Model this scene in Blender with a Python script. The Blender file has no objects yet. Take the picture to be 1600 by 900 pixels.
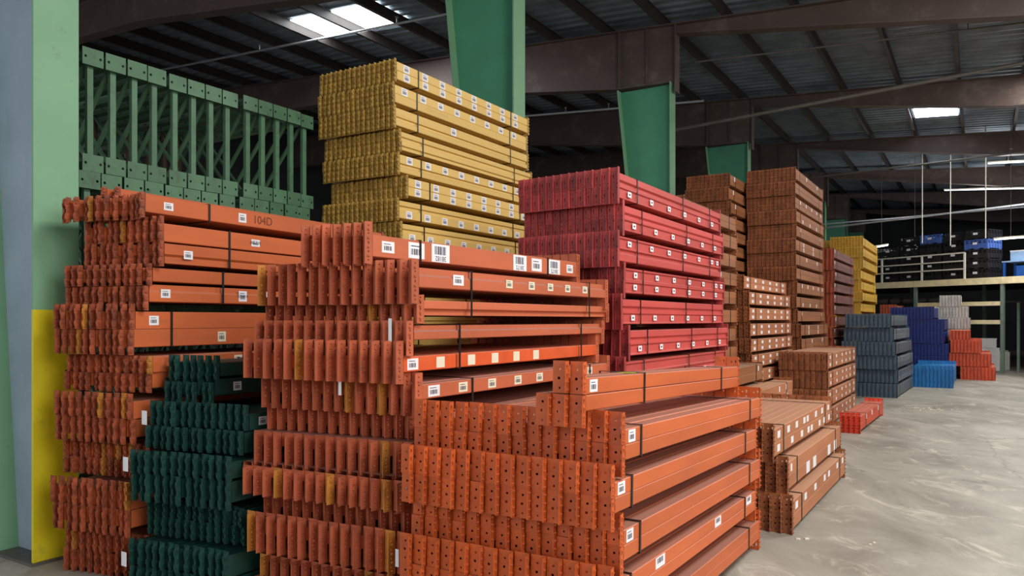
import bpy, bmesh, math, random
from mathutils import Vector, Matrix
random.seed(7)
SC = bpy.context.scene
COL = SC.collection
F, EYE, HOR = 1180.0, 1.65, 500.0          # focal length in pixels of a 1600 wide frame, eye height, horizon row

# ------------------------------------------------------------------ camera, world, light
cam = bpy.data.cameras.new('camera'); camo = bpy.data.objects.new('camera', cam); COL.objects.link(camo)
cam.sensor_width = 36; cam.lens = F/1600*36; cam.shift_y = (HOR-450)/1600
camo.location = (0, 0, EYE); camo.rotation_euler = (math.pi/2, 0, 0); cam.clip_end = 300
SC.camera = camo
SC.view_settings.view_transform = 'Standard'; SC.view_settings.look = 'None'
SC.view_settings.gamma = 1; SC.view_settings.use_curve_mapping = False
SC.view_settings.exposure = 0.27
W = bpy.data.worlds.new('world'); SC.world = W; W.use_nodes = True
bg = W.node_tree.nodes['Background']; bg.inputs[0].default_value = (0.86, 0.93, 1.0, 1); bg.inputs[1].default_value = .55

def area(name, loc, target, sx, sy, power, col=(1, 1, 1)):
    l = bpy.data.lights.new(name, 'AREA'); l.shape = 'RECTANGLE'; l.size = sx; l.size_y = sy; l.energy = power; l.color = col
    o = bpy.data.objects.new(name, l); COL.objects.link(o); o.location = loc
    o.rotation_euler = (Vector(target)-Vector(loc)).to_track_quat('-Z', 'Y').to_euler()
    return o
TH = math.radians(31.7)
DX, DY = math.sin(TH), math.cos(TH)          # direction the rows of piles run, away from the camera
def P(u, v, z=0.0): return Vector((DX*u+DY*v, DY*u-DX*v, z))
# daylight: open dock doors behind the camera and to the right, plus added overhead fill lamps along the aisle
area('dock_door_daylight', (7.0, -3.5, 4.6), (1.0, 6, .6), 6, 4.5, 470, (1.0, 0.97, 0.93))
area('dock_door_daylight_left', (-6.5, -3.5, 4.0), (-0.5, 5.5, 1.5), 5, 4, 150, (0.93, 0.96, 1.0))
for uu in (3.5, 11.5, 20.5, 28.5):
    area('overhead_light', P(uu, 2.6, 6.95), P(uu, 1.2, 0), 2.4, 2.4, 390 if uu < 15 else 320, (1.0, 0.98, 0.94))  # added fill lamps; no skylight panels stand above them
area('overhead_light', P(12.6, -12.1, 8.15), P(12.6, -12.0, 0), 2.4, 1.1, 160, (0.95, 0.98, 1.0))

# ------------------------------------------------------------------ materials
MATS = {}
def mat(name, rgb, rough=.55, metal=0.0, var=.0, noise=.12, nscale=6, rust=0.0, rustcol=(.16, .07, .035), emit=0, bump=0.0, rscale=9, streak=False, dust=0, dustcol=None):
    m = bpy.data.materials.new(name); m.use_nodes = True; nt = m.node_tree; n = nt.nodes; L = nt.links
    b = n['Principled BSDF']; b.inputs['Roughness'].default_value = rough; b.inputs['Metallic'].default_value = metal
    tc = n.new('ShaderNodeTexCoord')
    mp = n.new('ShaderNodeMapping'); L.new(tc.outputs['Object'], mp.inputs[0])
    if streak: mp.inputs['Scale'].default_value = (1, .18, 1)
    oi = n.new('ShaderNodeObjectInfo')
    ad = n.new('ShaderNodeVectorMath'); ad.operation = 'ADD'; L.new(mp.outputs[0], ad.inputs[0])
    sc = n.new('ShaderNodeMath'); sc.operation = 'MULTIPLY'; sc.inputs[1].default_value = 37.0; L.new(oi.outputs['Random'], sc.inputs[0]); L.new(sc.outputs[0], ad.inputs[1])
    nz = n.new('ShaderNodeTexNoise'); nz.inputs['Scale'].default_value = nscale; nz.inputs['Detail'].default_value = 6; L.new(ad.outputs[0], nz.inputs['Vector'])
    hs = n.new('ShaderNodeHueSaturation'); hs.inputs['Color'].default_value = (*rgb, 1)
    mr = n.new('ShaderNodeMapRange'); mr.inputs['From Min'].default_value = .3; mr.inputs['From Max'].default_value = .7
    mr.inputs['To Min'].default_value = 1-noise; mr.inputs['To Max'].default_value = 1+noise; L.new(nz.outputs[0], mr.inputs['Value'])
    vr = n.new('ShaderNodeMapRange'); vr.inputs['To Min'].default_value = 1-var; vr.inputs['To Max'].default_value = 1+var; L.new(oi.outputs['Random'], vr.inputs['Value'])
    mu = n.new('ShaderNodeMath'); mu.operation = 'MULTIPLY'; L.new(mr.outputs[0], mu.inputs[0]); L.new(vr.outputs[0], mu.inputs[1]); L.new(mu.outputs[0], hs.inputs['Value'])
    out = hs.outputs[0]
    if rust > 0:
        n2 = n.new('ShaderNodeTexNoise'); n2.inputs['Scale'].default_value = rscale; n2.inputs['Detail'].default_value = 8; n2.inputs['Roughness'].default_value = .7; L.new(ad.outputs[0], n2.inputs['Vector'])
        r2 = n.new('ShaderNodeMapRange'); r2.inputs['From Min'].default_value = .62-.25*rust; r2.inputs['From Max'].default_value = .74-.2*rust; L.new(n2.outputs[0], r2.inputs['Value'])
        mm = n.new('ShaderNodeMath'); mm.operation = 'MULTIPLY'; mm.inputs[1].default_value = min(1, .45+rust*.5); L.new(r2.outputs[0], mm.inputs[0])
        mx = n.new('ShaderNodeMix'); mx.data_type = 'RGBA'; L.new(mm.outputs[0], mx.inputs['Factor']); L.new(out, mx.inputs['A']); mx.inputs['B'].default_value = (*rustcol, 1)
        out = mx.outputs['Result']
    if dust:
        ge = n.new('ShaderNodeNewGeometry'); sp = n.new('ShaderNodeSeparateXYZ'); L.new(ge.outputs['True Normal'], sp.inputs[0])
        d1 = n.new('ShaderNodeMapRange'); d1.inputs['From Min'].default_value = .6; d1.inputs['From Max'].default_value = .95; d1.inputs['To Max'].default_value = dust; L.new(sp.outputs['Z'], d1.inputs['Value'])
        dx = n.new('ShaderNodeMix'); dx.data_type = 'RGBA'; L.new(d1.outputs[0], dx.inputs['Factor']); L.new(out, dx.inputs['A']); dx.inputs['B'].default_value = (*(dustcol or lin(176, 158, 140)), 1)
        out = dx.outputs['Result']
    L.new(out, b.inputs['Base Color'])
    if bump:
        bp = n.new('ShaderNodeBump'); bp.inputs['Strength'].default_value = bump; bp.inputs['Distance'].default_value = .01; L.new(nz.outputs[0], bp.inputs['Height']); L.new(bp.outputs[0], b.inputs['Normal'])
    if emit:
        b.inputs['Emission Color'].default_value = (*rgb, 1); b.inputs['Emission Strength'].default_value = emit
    MATS[name] = m
    return m
def lin(r, g, b):
    f = lambda c: ((c/255+.055)/1.055)**2.4 if c > 10 else c/255/12.92
    return (f(r), f(g), f(b))
mat('orange_paint', lin(200, 98, 50), .5, var=.07, rust=.12, rustcol=lin(164, 92, 62), streak=True, dust=.6, dustcol=lin(146, 126, 118))  # dust on top faces, its colour darkened for the shade between tiers
mat('orange_plate', lin(200, 90, 36), .5, var=.10, rust=.2, rustcol=lin(140, 66, 36))
mat('salmon_paint', lin(196, 102, 66), .55, var=.08, rust=.12, rustcol=lin(172, 100, 76), streak=True, dust=.6, dustcol=lin(140, 128, 124))
mat('salmon_plate', lin(184, 94, 62), .55, var=.12, rust=.3, rustcol=lin(130, 76, 54))
mat('fresh_orange', lin(222, 92, 44), .5, var=.05, rust=.3, rustcol=lin(198, 104, 66), rscale=3, dust=.4)
mat('dusty_orange', lin(196, 140, 96), .6, var=.1)
mat('rusty_orange_paint', lin(198, 98, 50), .55, var=.08, rust=.15, rustcol=lin(160, 92, 62), streak=True, dust=.5)
mat('rusty_orange_plate', lin(164, 80, 48), .6, var=.2, rust=.55, rustcol=lin(98, 56, 42), rscale=14)
mat('ochre_plate', lin(190, 122, 50), .6, var=.2, rust=.4, rustcol=lin(140, 80, 40), rscale=14)
mat('dark_green_paint', lin(26, 66, 58), .45, var=.12, rust=.1, rustcol=lin(50, 60, 48))
mat('yellow_paint', lin(222, 184, 100), .5, var=.04, noise=.06, rust=.05, rustcol=lin(190, 150, 80), streak=True, dust=.2)
mat('yellow_plate', lin(178, 142, 66), .55, var=.12, rust=.4, rustcol=lin(120, 92, 46), rscale=16)
mat('red_paint', lin(202, 80, 74), .5, var=.10, rust=.14, rustcol=lin(190, 100, 94), streak=True, dust=.3)
mat('red_plate', lin(168, 62, 60), .55, var=.22, rust=.35, rustcol=lin(104, 56, 54))
mat('brown_paint', lin(158, 100, 62), .6, var=.12, rust=.2, rustcol=lin(135, 92, 70), streak=True, dust=.4)
mat('brown_plate', lin(150, 88, 50), .6, var=.2, rust=.45, rustcol=lin(84, 50, 32), rscale=16)
mat('tan_orange_paint', lin(180, 114, 76), .6, var=.08, rust=.15, rustcol=lin(158, 114, 88), streak=True, dust=.55, dustcol=lin(196, 158, 128))
mat('umber_paint', lin(118, 72, 62), .6, var=.12, rust=.2, rustcol=lin(150, 98, 80), streak=True)
mat('umber_plate', lin(160, 72, 42), .6, var=.15, rust=.2)
mat('gold_paint', lin(216, 170, 62), .55, var=.08, rust=.15, rustcol=lin(170, 122, 50))
mat('slate_paint', lin(70, 88, 104), .5, var=.1, rust=.1, rustcol=lin(52, 62, 72))
mat('slate_side', lin(96, 104, 112), .5, var=.25)
mat('navy_paint', lin(8, 34, 112), .5, var=.06)
mat('bright_blue_paint', lin(20, 116, 182), .5, var=.1)
mat('vermilion_paint', lin(206, 76, 38), .5, var=.1, dust=.3)
mat('coral_red_paint', lin(216, 62, 34), .5, var=.1)
mat('grey_metal', lin(196, 194, 188), .5, var=.12, metal=.1)
mat('chalk', lin(225, 150, 120), .8)
mat('strap_black', lin(28, 26, 26), .4)
mat('paper_white', lin(236, 234, 236), .6, noise=.03)
mat('paper_cream', lin(232, 222, 196), .6, noise=.03)
mat('ink', lin(60, 60, 80), .6)
mat('ink_brown', lin(110, 48, 20), .6)
mat('yellow_green_paper', lin(190, 215, 60), .6)
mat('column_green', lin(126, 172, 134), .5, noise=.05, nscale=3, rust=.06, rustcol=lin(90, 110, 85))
mat('column_web_shaded', lin(78, 150, 116), .5, noise=.05, nscale=3)  # column green darkened, the web's shade put into its colour
mat('column_web_daylit', lin(150, 166, 180), .45, noise=.12, nscale=2, rust=.2, rustcol=lin(176, 180, 182))  # bluish daylight put into the first column's web colour; pale blotches are dust
mat('safety_yellow', lin(228, 208, 28), .5, noise=.06, nscale=3, rust=.15, rustcol=lin(170, 160, 60), rscale=5)
mat('frame_green', lin(84, 122, 92), .5, var=.15, rust=.3, rustcol=lin(66, 82, 62))
mat('frame_brown', lin(86, 66, 52), .6, var=.1)
mat('girder_brown', lin(92, 76, 70), .6, noise=.12, nscale=2, rust=.3, rustcol=lin(124, 112, 104), rscale=2)
mat('purlin_brown', lin(62, 54, 50), .6, noise=.15, nscale=3)
mat('deck_metal', lin(124, 136, 146), .45, metal=.2, noise=.25, nscale=2)
mat('wall_metal', lin(48, 50, 54), .7, noise=.2, nscale=1)
mat('pipe_silver', lin(190, 192, 195), .35, metal=.6)
mat('pipe_dark', lin(96, 90, 84), .5)
mat('skylight', (.9, .96, 1.0), .5, emit=9)
mat('tube_light', (.95, .98, 1.0), .5, emit=2.5)
mat('cream_paint', lin(244, 230, 186), .5, var=.05, rust=.12, rustcol=lin(180, 130, 76))
mat('rail_white', lin(224, 220, 206), .5)
mat('post_green', lin(120, 140, 128), .5)
mat('black_plastic', lin(34, 34, 38), .4, var=.3)
mat('blue_plastic', lin(70, 100, 170), .45)
mat('light_blue', lin(160, 195, 235), .5)
mat('mid_blue', lin(40, 100, 190), .5)
mat('sack_grey', lin(110, 108, 104), .8)

def concrete():
    m = bpy.data.materials.new('concrete_floor'); m.use_nodes = True; nt = m.node_tree; n = nt.nodes; L = nt.links
    b = n['Principled BSDF']; b.inputs['Roughness'].default_value = .55
    tc = n.new('ShaderNodeTexCoord')
    mp = n.new('ShaderNodeMapping'); mp.inputs['Rotation'].default_value = (0, 0, .5); mp.inputs['Scale'].default_value = (1.0, .55, 1); L.new(tc.outputs['Object'], mp.inputs[0])
    def noise(s, d=8, r=.6, dist=0):
        x = n.new('ShaderNodeTexNoise'); x.inputs['Scale'].default_value = s; x.inputs['Detail'].default_value = d; x.inputs['Roughness'].default_value = r; x.inputs['Distortion'].default_value = dist; L.new(mp.outputs[0], x.inputs['Vector']); return x
    a = noise(.9, 9, .65, .6); r = n.new('ShaderNodeValToRGB'); L.new(a.outputs[0], r.inputs[0])
    e = r.color_ramp.elements; e[0].position = .32; e[0].color = (*lin(128, 121, 108), 1); e[1].position = .66; e[1].color = (*lin(180, 175, 162), 1)
    c = noise(2.6, 10, .7, 1.2); r2 = n.new('ShaderNodeValToRGB'); L.new(c.outputs[0], r2.inputs[0]); e = r2.color_ramp.elements; e[0].position = .54; e[1].position = .70; e[0].color = (0, 0, 0, 1); e[1].color = (.85, .85, .85, 1)
    mx = n.new('ShaderNodeMix'); mx.data_type = 'RGBA'; L.new(r2.outputs[0], mx.inputs['Factor']); L.new(r.outputs[0], mx.inputs['A']); mx.inputs['B'].default_value = (*lin(214, 208, 192), 1)
    d = noise(1.7, 6, .6, 2.0); r3 = n.new('ShaderNodeValToRGB'); L.new(d.outputs[0], r3.inputs[0]); e = r3.color_ramp.elements; e[0].position = .64; e[1].position = .72; e[0].color = (0, 0, 0, 1); e[1].color = (.5, .5, .5, 1)
    m2 = n.new('ShaderNodeMix'); m2.data_type = 'RGBA'; L.new(r3.outputs[0], m2.inputs['Factor']); L.new(mx.outputs['Result'], m2.inputs['A']); m2.inputs['B'].default_value = (*lin(112, 104, 92), 1)
    L.new(m2.outputs['Result'], b.inputs['Base Color'])
    vo = n.new('ShaderNodeTexVoronoi'); vo.feature = 'DISTANCE_TO_EDGE'; vo.inputs['Scale'].default_value = .28
    wz = noise(3, 5); wa = n.new('ShaderNodeVectorMath'); wa.operation = 'MULTIPLY_ADD'; L.new(wz.outputs['Color'], wa.inputs[0]); wa.inputs[1].default_value = (.35, .35, 0); L.new(mp.outputs[0], wa.inputs[2]); L.new(wa.outputs[0], vo.inputs['Vector'])
    ck = n.new('ShaderNodeMapRange'); ck.inputs['From Max'].default_value = .0035; ck.inputs['To Min'].default_value = .45; ck.inputs['To Max'].default_value = 0; L.new(vo.outputs['Distance'], ck.inputs['Value'])
    m3 = n.new('ShaderNodeMix'); m3.data_type = 'RGBA'; L.new(ck.outputs[0], m3.inputs['Factor']); L.new(m2.outputs['Result'], m3.inputs['A']); m3.inputs['B'].default_value = (*lin(84, 78, 70), 1); L.new(m3.outputs['Result'], b.inputs['Base Color'])
    f = noise(30, 4); bp = n.new('ShaderNodeBump'); bp.inputs['Strength'].default_value = .15; bp.inputs['Distance'].default_value = .01; L.new(f.outputs[0], bp.inputs['Height']); L.new(bp.outputs[0], b.inputs['Normal'])
    MATS['concrete'] = m
concrete()

# ------------------------------------------------------------------ mesh builder
class MB:
    def __init__(s): s.v = []; s.f = []; s.m = []; s.mats = []
    def mi(s, m):
        if m not in s.mats: s.mats.append(m)
        return s.mats.index(m)
    def add(s, vs, fs, m, T=None):
        b = len(s.v); k = s.mi(m)
        s.v += [tuple(T @ Vector(p)) if T else tuple(p) for p in vs]
        for f in fs: s.f.append(tuple(b+i for i in f)); s.m.append(k)
    def box(s, x0, x1, y0, y1, z0, z1, m, T=None):
        vs = [(x0, y0, z0), (x1, y0, z0), (x1, y1, z0), (x0, y1, z0), (x0, y0, z1), (x1, y0, z1), (x1, y1, z1), (x0, y1, z1)]
        s.add(vs, [(0, 3, 2, 1), (4, 5, 6, 7), (0, 1, 5, 4), (1, 2, 6, 5), (2, 3, 7, 6), (3, 0, 4, 7)], m, T)
    def bar(s, a, b, w, h, m, up=(0, 0, 1)):
        a = Vector(a); b = Vector(b); d = (b-a).normalized(); sx = d.cross(Vector(up))
        if sx.length < 1e-4: sx = d.cross(Vector((1, 0, 0)))
        sx.normalize(); sz = sx.cross(d)
        vs = []
        for p in (a, b):
            for i, j in ((-1, -1), (1, -1), (1, 1), (-1, 1)): vs.append(p+sx*(i*w/2)+sz*(j*h/2))
        s.add(vs, [(0, 1, 2, 3), (7, 6, 5, 4), (0, 4, 5, 1), (1, 5, 6, 2), (2, 6, 7, 3), (3, 7, 4, 0)], m)
    def tube(s, a, b, r, m, n=8):
        a = Vector(a); b = Vector(b); d = (b-a).normalized(); sx = d.orthogonal().normalized(); sy = d.cross(sx); vs = []
        for p in (a, b):
            for i in range(n): t = 2*math.pi*i/n; vs.append(p+sx*(r*math.cos(t))+sy*(r*math.sin(t)))
        fs = [(i, (i+1) % n, n+(i+1) % n, n+i) for i in range(n)]+[tuple(range(n-1, -1, -1)), tuple(range(n, 2*n))]
        s.add(vs, fs, m)
    def prism(s, prof, y0, y1, m, T=None, caps=True):        # profile in (x,z), counter-clockwise seen from -y, swept along y
        n = len(prof); vs = [(x, y0, z) for x, z in prof]+[(x, y1, z) for x, z in prof]
        fs = ([tuple(range(n)), tuple(range(2*n-1, n-1, -1))] if caps else [])+[(i, n+i, n+(i+1) % n, (i+1) % n) for i in range(n)]
        s.add(vs, fs, m, T)
    def mesh(s, name):
        me = bpy.data.meshes.new(name); me.from_pydata(s.v, [], s.f)
        for m in s.mats: me.materials.append(MATS[m])
        me.polygons.foreach_set('material_index', s.m); me.update()
        return me
    def obj(s, name, parent=None, loc=None, rot=None, smooth=False):
        me = s.mesh(name)
        if smooth: me.polygons.foreach_set('use_smooth', [True]*len(me.polygons))
        return link(name, me, parent, loc, rot)
def link(name, me, parent=None, loc=None, rot=None):
    o = bpy.data.objects.new(name, me); COL.objects.link(o)
    if parent: o.parent = parent
    if loc is not None: o.location = loc
    if rot is not None: o.rotation_euler = rot
    return o
def tag(o, label=None, cat=None, group=None, kind=None):
    if label: o['label'] = label
    if cat: o['category'] = cat
    if group: o['group'] = group
    if kind: o['kind'] = kind
    return o
def thing(name, label, cat, group, loc, rot=(0, 0, 0)):
    return tag(link(name, None, None, loc, rot), label, cat, group, 'thing')

def holed(outline, holes, t):
    """plate with real holes: outline and holes in 2-D, thickness t along the third axis; returns verts (a, t, b) and faces"""
    bm = bmesh.new(); 
    for loop in [outline]+holes:
        vs = [bm.verts.new((p[0], p[1], 0)) for p in loop]
        for i in range(len(vs)): bm.edges.new((vs[i], vs[(i+1) % len(vs)]))
    bmesh.ops.triangle_fill(bm, use_beauty=True, use_dissolve=False, edges=bm.edges[:], normal=(0, 0, 1))
    bm.verts.ensure_lookup_table(); bm.verts.index_update()
    pts = [v.co.copy() for v in bm.verts]; n = len(pts)
    tris = []
    for f in bm.faces:
        tris.append(tuple(v.index for v in f.verts))
    bnd = []
    for e in bm.edges:
        if len(e.link_faces) == 1: bnd.append((e.verts[0].index, e.verts[1].index))
    bm.free()
    vs = [(p.x, 0, p.y) for p in pts]+[(p.x, t, p.y) for p in pts]
    fs = tris+[tuple(n+i for i in reversed(f)) for f in tris]+[(a, b, n+b, n+a) for a, b in bnd]
    return vs, fs
def ring(cx, cy, rx, ry=None, n=6):
    ry = ry or rx
    return [(cx+rx*math.cos(2*math.pi*i/n+.3), cy+ry*math.sin(2*math.pi*i/n+.3)) for i in range(n)]

# ------------------------------------------------------------------ beam connectors (L shaped end plates)
def connector(mb, kind, w, H, m, far=False):
    """L angle: wide plate across the beam end, narrow leg pointing outward along the beam at its right edge. Origin: middle of the plate's bottom."""
    t = .004; sgn = 1 if far else -1
    x0, x1 = -w*.48, w*.48
    T = Matrix.Scale(sgn, 4, (0, 1, 0))
    TL = Matrix(((0, -1 if not far else -1, 0, x1), (sgn, 0, 0, 0), (0, 0, 1, 0), (0, 0, 0, 1)))   # leg: (a,t,b) -> (x1 - t, sgn*a, b)
    legd = .048
    if kind == 'rivet':
        hs = [ring(x1-.016, H*.50, .0075, .0085, 6), ring(x0+.030, H*.46, .0075, .007, 6), ring(x1-.016, H*.26, .0065, .014, 6), ring(x1-.015, H*.76, .0065, .013, 6), ring(x0+.034, H*.74, .0065, .006, 6), ring(x0+.034, H*.16, .005, .006, 5)]
        vs, fs = holed([(x0, 0), (x1, 0), (x1, H), (x0, H)], hs, t); mb.add(vs, fs, m, T)
        vs, fs = holed([(0, 0), (.036, .004), (.036, H-.004), (0, H)], [ring(.021, H*k, .005, .009, 5) for k in (.2, .5, .8)], t); mb.add(vs, fs, m, TL)
        for k in (.12, .36, .62, .88):                                   # rivet studs standing off the leg
            c = Vector((x1, sgn*.024, H*k)); b = []
            for i in range(5): a = 2*math.pi*i/5; b.append(c+Vector((0, .007*math.cos(a), .007*math.sin(a))))
            tip = [p*1.0+Vector((.010, 0, 0)) for p in [c+(q-c)*.6 for q in b]]
            mb.add(b+tip, [(i, (i+1) % 5, 5+(i+1) % 5, 5+i) for i in range(5)]+[(5, 6, 7, 8, 9)], m)
    elif kind == 'punched':
        hs = [ring(x1-.018, H*.25, .0045, .006, 5), ring(x1-.018, H*.55, .0045, .007, 5)]
        vs, fs = holed([(x0, 0), (x1, 0), (x1, H), (x0, H)], hs, t); mb.add(vs, fs, m, T)
        vs, fs = holed([(0, 0), (legd+.012, .004), (legd+.012, H-.004), (0, H)], [ring(.032, H*k, .007, .007*q, 5) for k, q in ((.1, .7), (.3, 1), (.5, 1.3), (.72, .9), (.9, .7))], t); mb.add(vs, fs, m, TL)
        for k in (.2, .4, .61, .81): mb.box(x1, x1+.006, *sorted((sgn*.024, sgn*.040)), H*k-.004, H*k+.004, m)
    elif kind == 'slotted':
        hs = [ring(x1-.02, H*.12, .006, .007, 5), ring(x1-.02, H*.88, .006, .007, 5), ring(x0+.02, H*.5, .004, .02, 6)]
        vs, fs = holed([(x0, 0), (x1, 0), (x1, H), (x0, H)], hs, t); mb.add(vs, fs, m, T)
        mb.box(x1-t, x1, *sorted((0, sgn*.036)), 0, H, m)
        for k in (.2, .4, .6, .8): mb.box(x0+.012, x0+.022, *sorted((sgn*.002, sgn*.012)), H*k-.006, H*k+.006, m)
    else:                                                                # 'hooked': scalloped leg with hooks, bulges pressed in the plate
        hs = [ring(x1-.014, H*.28, .0045, .006, 5), ring(x1-.014, H*.78, .0045, .006, 5)]
        vs, fs = holed([(x0, 0), (x1, 0), (x1, H), (x0, H)], hs, t); mb.add(vs, fs, m, T)
        out = [(0, 0)]
        for i in range(2):
            b = H*(.02+.5*i)
            out += [(.034, b), (.034, b+H*.08), (.040, b+H*.12), (.040, b+H*.30), (.034, b+H*.34), (.031, b+H*.40), (.031, b+H*.46)]
        out += [(.034, H), (0, H)]
        vs, fs = holed(out, [ring(.02, H*.47, .006, .006, 5)], t); mb.add(vs, fs, m, TL)
        for i in range(3):                                               # hooks bent out of the leg
            b = H*(.07+.32*i); h = H*.20; xh = min(.009, w*.15)
            y0, y1 = sgn*.010, sgn*.033
            vs = [(x1, y0, b), (x1, y1, b), (x1, y1, b+h), (x1, y0, b+h), (x1+xh*.35, y0, b+h*.1), (x1+xh, y1, b+h*.05), (x1+xh, y1, b+h*.75), (x1+xh*.35, y0, b+h*.85)]
            mb.add(vs, [(0, 1, 5, 4), (1, 2, 6, 5), (2, 3, 7, 6), (3, 0, 4, 7), (4, 5, 6, 7)], m)
        for i in range(2):
            b = H*(.1+.5*i); xm = x0+(x1-x0)*.40; h = H*.25; r = w*.20
            vs = [(xm-r, sgn*.001, b), (xm+r, sgn*.001, b), (xm+r, sgn*.001, b+h), (xm-r, sgn*.001, b+h), (xm-r*.5, sgn*.016, b+h*.12), (xm+r*.6, sgn*.016, b+h*.12), (xm+r*.6, sgn*.020, b+h*.8), (xm-r*.5, sgn*.020, b+h*.8)]
            mb.add(vs, [(0, 1, 5, 4), (1, 2, 6, 5), (2, 3, 7, 6), (3, 0, 4, 7), (4, 5, 6, 7)], m)

def beam_body(mb, prof, w, h, L, m):
    x = w*.485; e = .004
    if prof == 'box':
        p = [(-x+e, 0), (x-e, 0), (x, e), (x, h-e), (x-e, h), (-x+e, h), (-x, h-e), (-x, e)]
    elif prof == 'step_top':      # lip, then recessed band below the top edge of the outer side
        s = min(.018, w*.25); p = [(-x, 0), (x-e, 0), (x, e), (x, h*.56), (x-s, h*.68), (x-s, h), (-x, h)]
    elif prof == 'step_low':
        s = min(.018, w*.25); p = [(-x, 0), (x-s, 0), (x-s, h*.34), (x, h*.46), (x, h-e), (x-e, h), (-x, h)]
    elif prof == 'channel_up':    # thin lip on top, face, lip below
        s = .012; p = [(-x, 0), (x, 0), (x, h*.10), (x-s, h*.16), (x-s, h*.80), (x, h*.86), (x, h), (-x, h)]
    mb.prism(p, 0, L, m, caps=False)

_cache = {}
def conn_mesh(kind, w, H, m, far):
    k = ('c', kind, round(w, 4), round(H, 3), m, far)
    if k not in _cache:
        mb = MB(); connector(mb, kind, w, H, m, far); _cache[k] = mb.mesh('end_connector')
    return _cache[k]
def beam_mesh(prof, w, h, L, m, merge=()):
    k = ('b', prof, round(w, 4), round(h, 3), L, m, merge)
    if k not in _cache:
        mb = MB(); beam_body(mb, prof, w, h, L, m)
        for kind, H, dz, pm, far in merge:
            sub = MB(); connector(sub, kind, w, H, pm, far)
            T = Matrix.Translation((0, L if far else 0, dz))
            for mname in sub.mats:
                i = sub.mats.index(mname); fs = [f for f, q in zip(sub.f, sub.m) if q == i]; mb.add(sub.v, fs, mname, T)
        _cache[k] = mb.mesh('beam')
    return _cache[k]
def sticker_mesh(w, h, kind='bars'):
    k = ('s', w, h, kind)
    if k not in _cache:
        mb = MB(); base = 'paper_cream' if kind.startswith('cream') else 'paper_white'
        mb.box(0, .0012, 0, w, 0, h, base)
        if kind in ('bars', 'cream', 'code'):
            rnd = random.Random(3); y = w*.16
            while y < w*.8:
                d = w*rnd.choice((.03, .05, .08)); z0 = h*(.42 if kind == 'code' else .22); mb.box(.0012, .0016, y, y+d, z0, h*(.88 if kind == 'code' else .6), 'ink'); y += d+w*rnd.choice((.03, .05))
            mb.box(.0012, .0016, w*.15, w*.7, h*.74, h*.80, 'ink') if kind != 'code' else None
        elif kind == 'dot': mb.box(.0012, .0016, w*.3, w*.7, h*.35, h*.65, 'ink')
        _cache[k] = mb.mesh('label_sticker')
    return _cache[k]
def text_part(body, size, parent, loc, m='ink', flip=False, name='lettering'):
    """lettering on a beam's outer (+x) side, reading along +y"""
    c = bpy.data.curves.new(name, 'FONT'); c.body = body; c.size = size; c.extrude = .0004; c.align_x = 'CENTER'; c.align_y = 'CENTER'
    tmp = bpy.data.objects.new('tmp', c); COL.objects.link(tmp); bpy.context.view_layer.update()
    me = bpy.data.meshes.new_from_object(tmp.evaluated_get(bpy.context.evaluated_depsgraph_get())); bpy.data.objects.remove(tmp); bpy.data.curves.remove(c)
    me.materials.clear(); me.materials.append(MATS[m])
    return link(name, me, parent, loc, Matrix(((0, 0, 1), (-1, 0, 0), (0, -1, 0))).to_euler() if flip else (math.pi/2, 0, math.pi/2))

ORD = ['topmost', 'second from the top', 'third from the top', 'fourth from the top', 'fifth from the top', 'sixth from the top', 'seventh from the top', 'eighth from the top', 'ninth from the top',
       'tenth from the top', 'eleventh from the top', 'twelfth from the top']
def ordinal(i, n):
    if i == 0: return 'topmost'
    if i == n-1: return 'bottom one'
    if n-i <= 4 and n > 6: return {2: 'second from the floor', 3: 'third from the floor', 4: 'fourth from the floor'}[n-i]
    return ORD[i] if i < len(ORD) else '%d down from the top' % (i+1)

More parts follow.
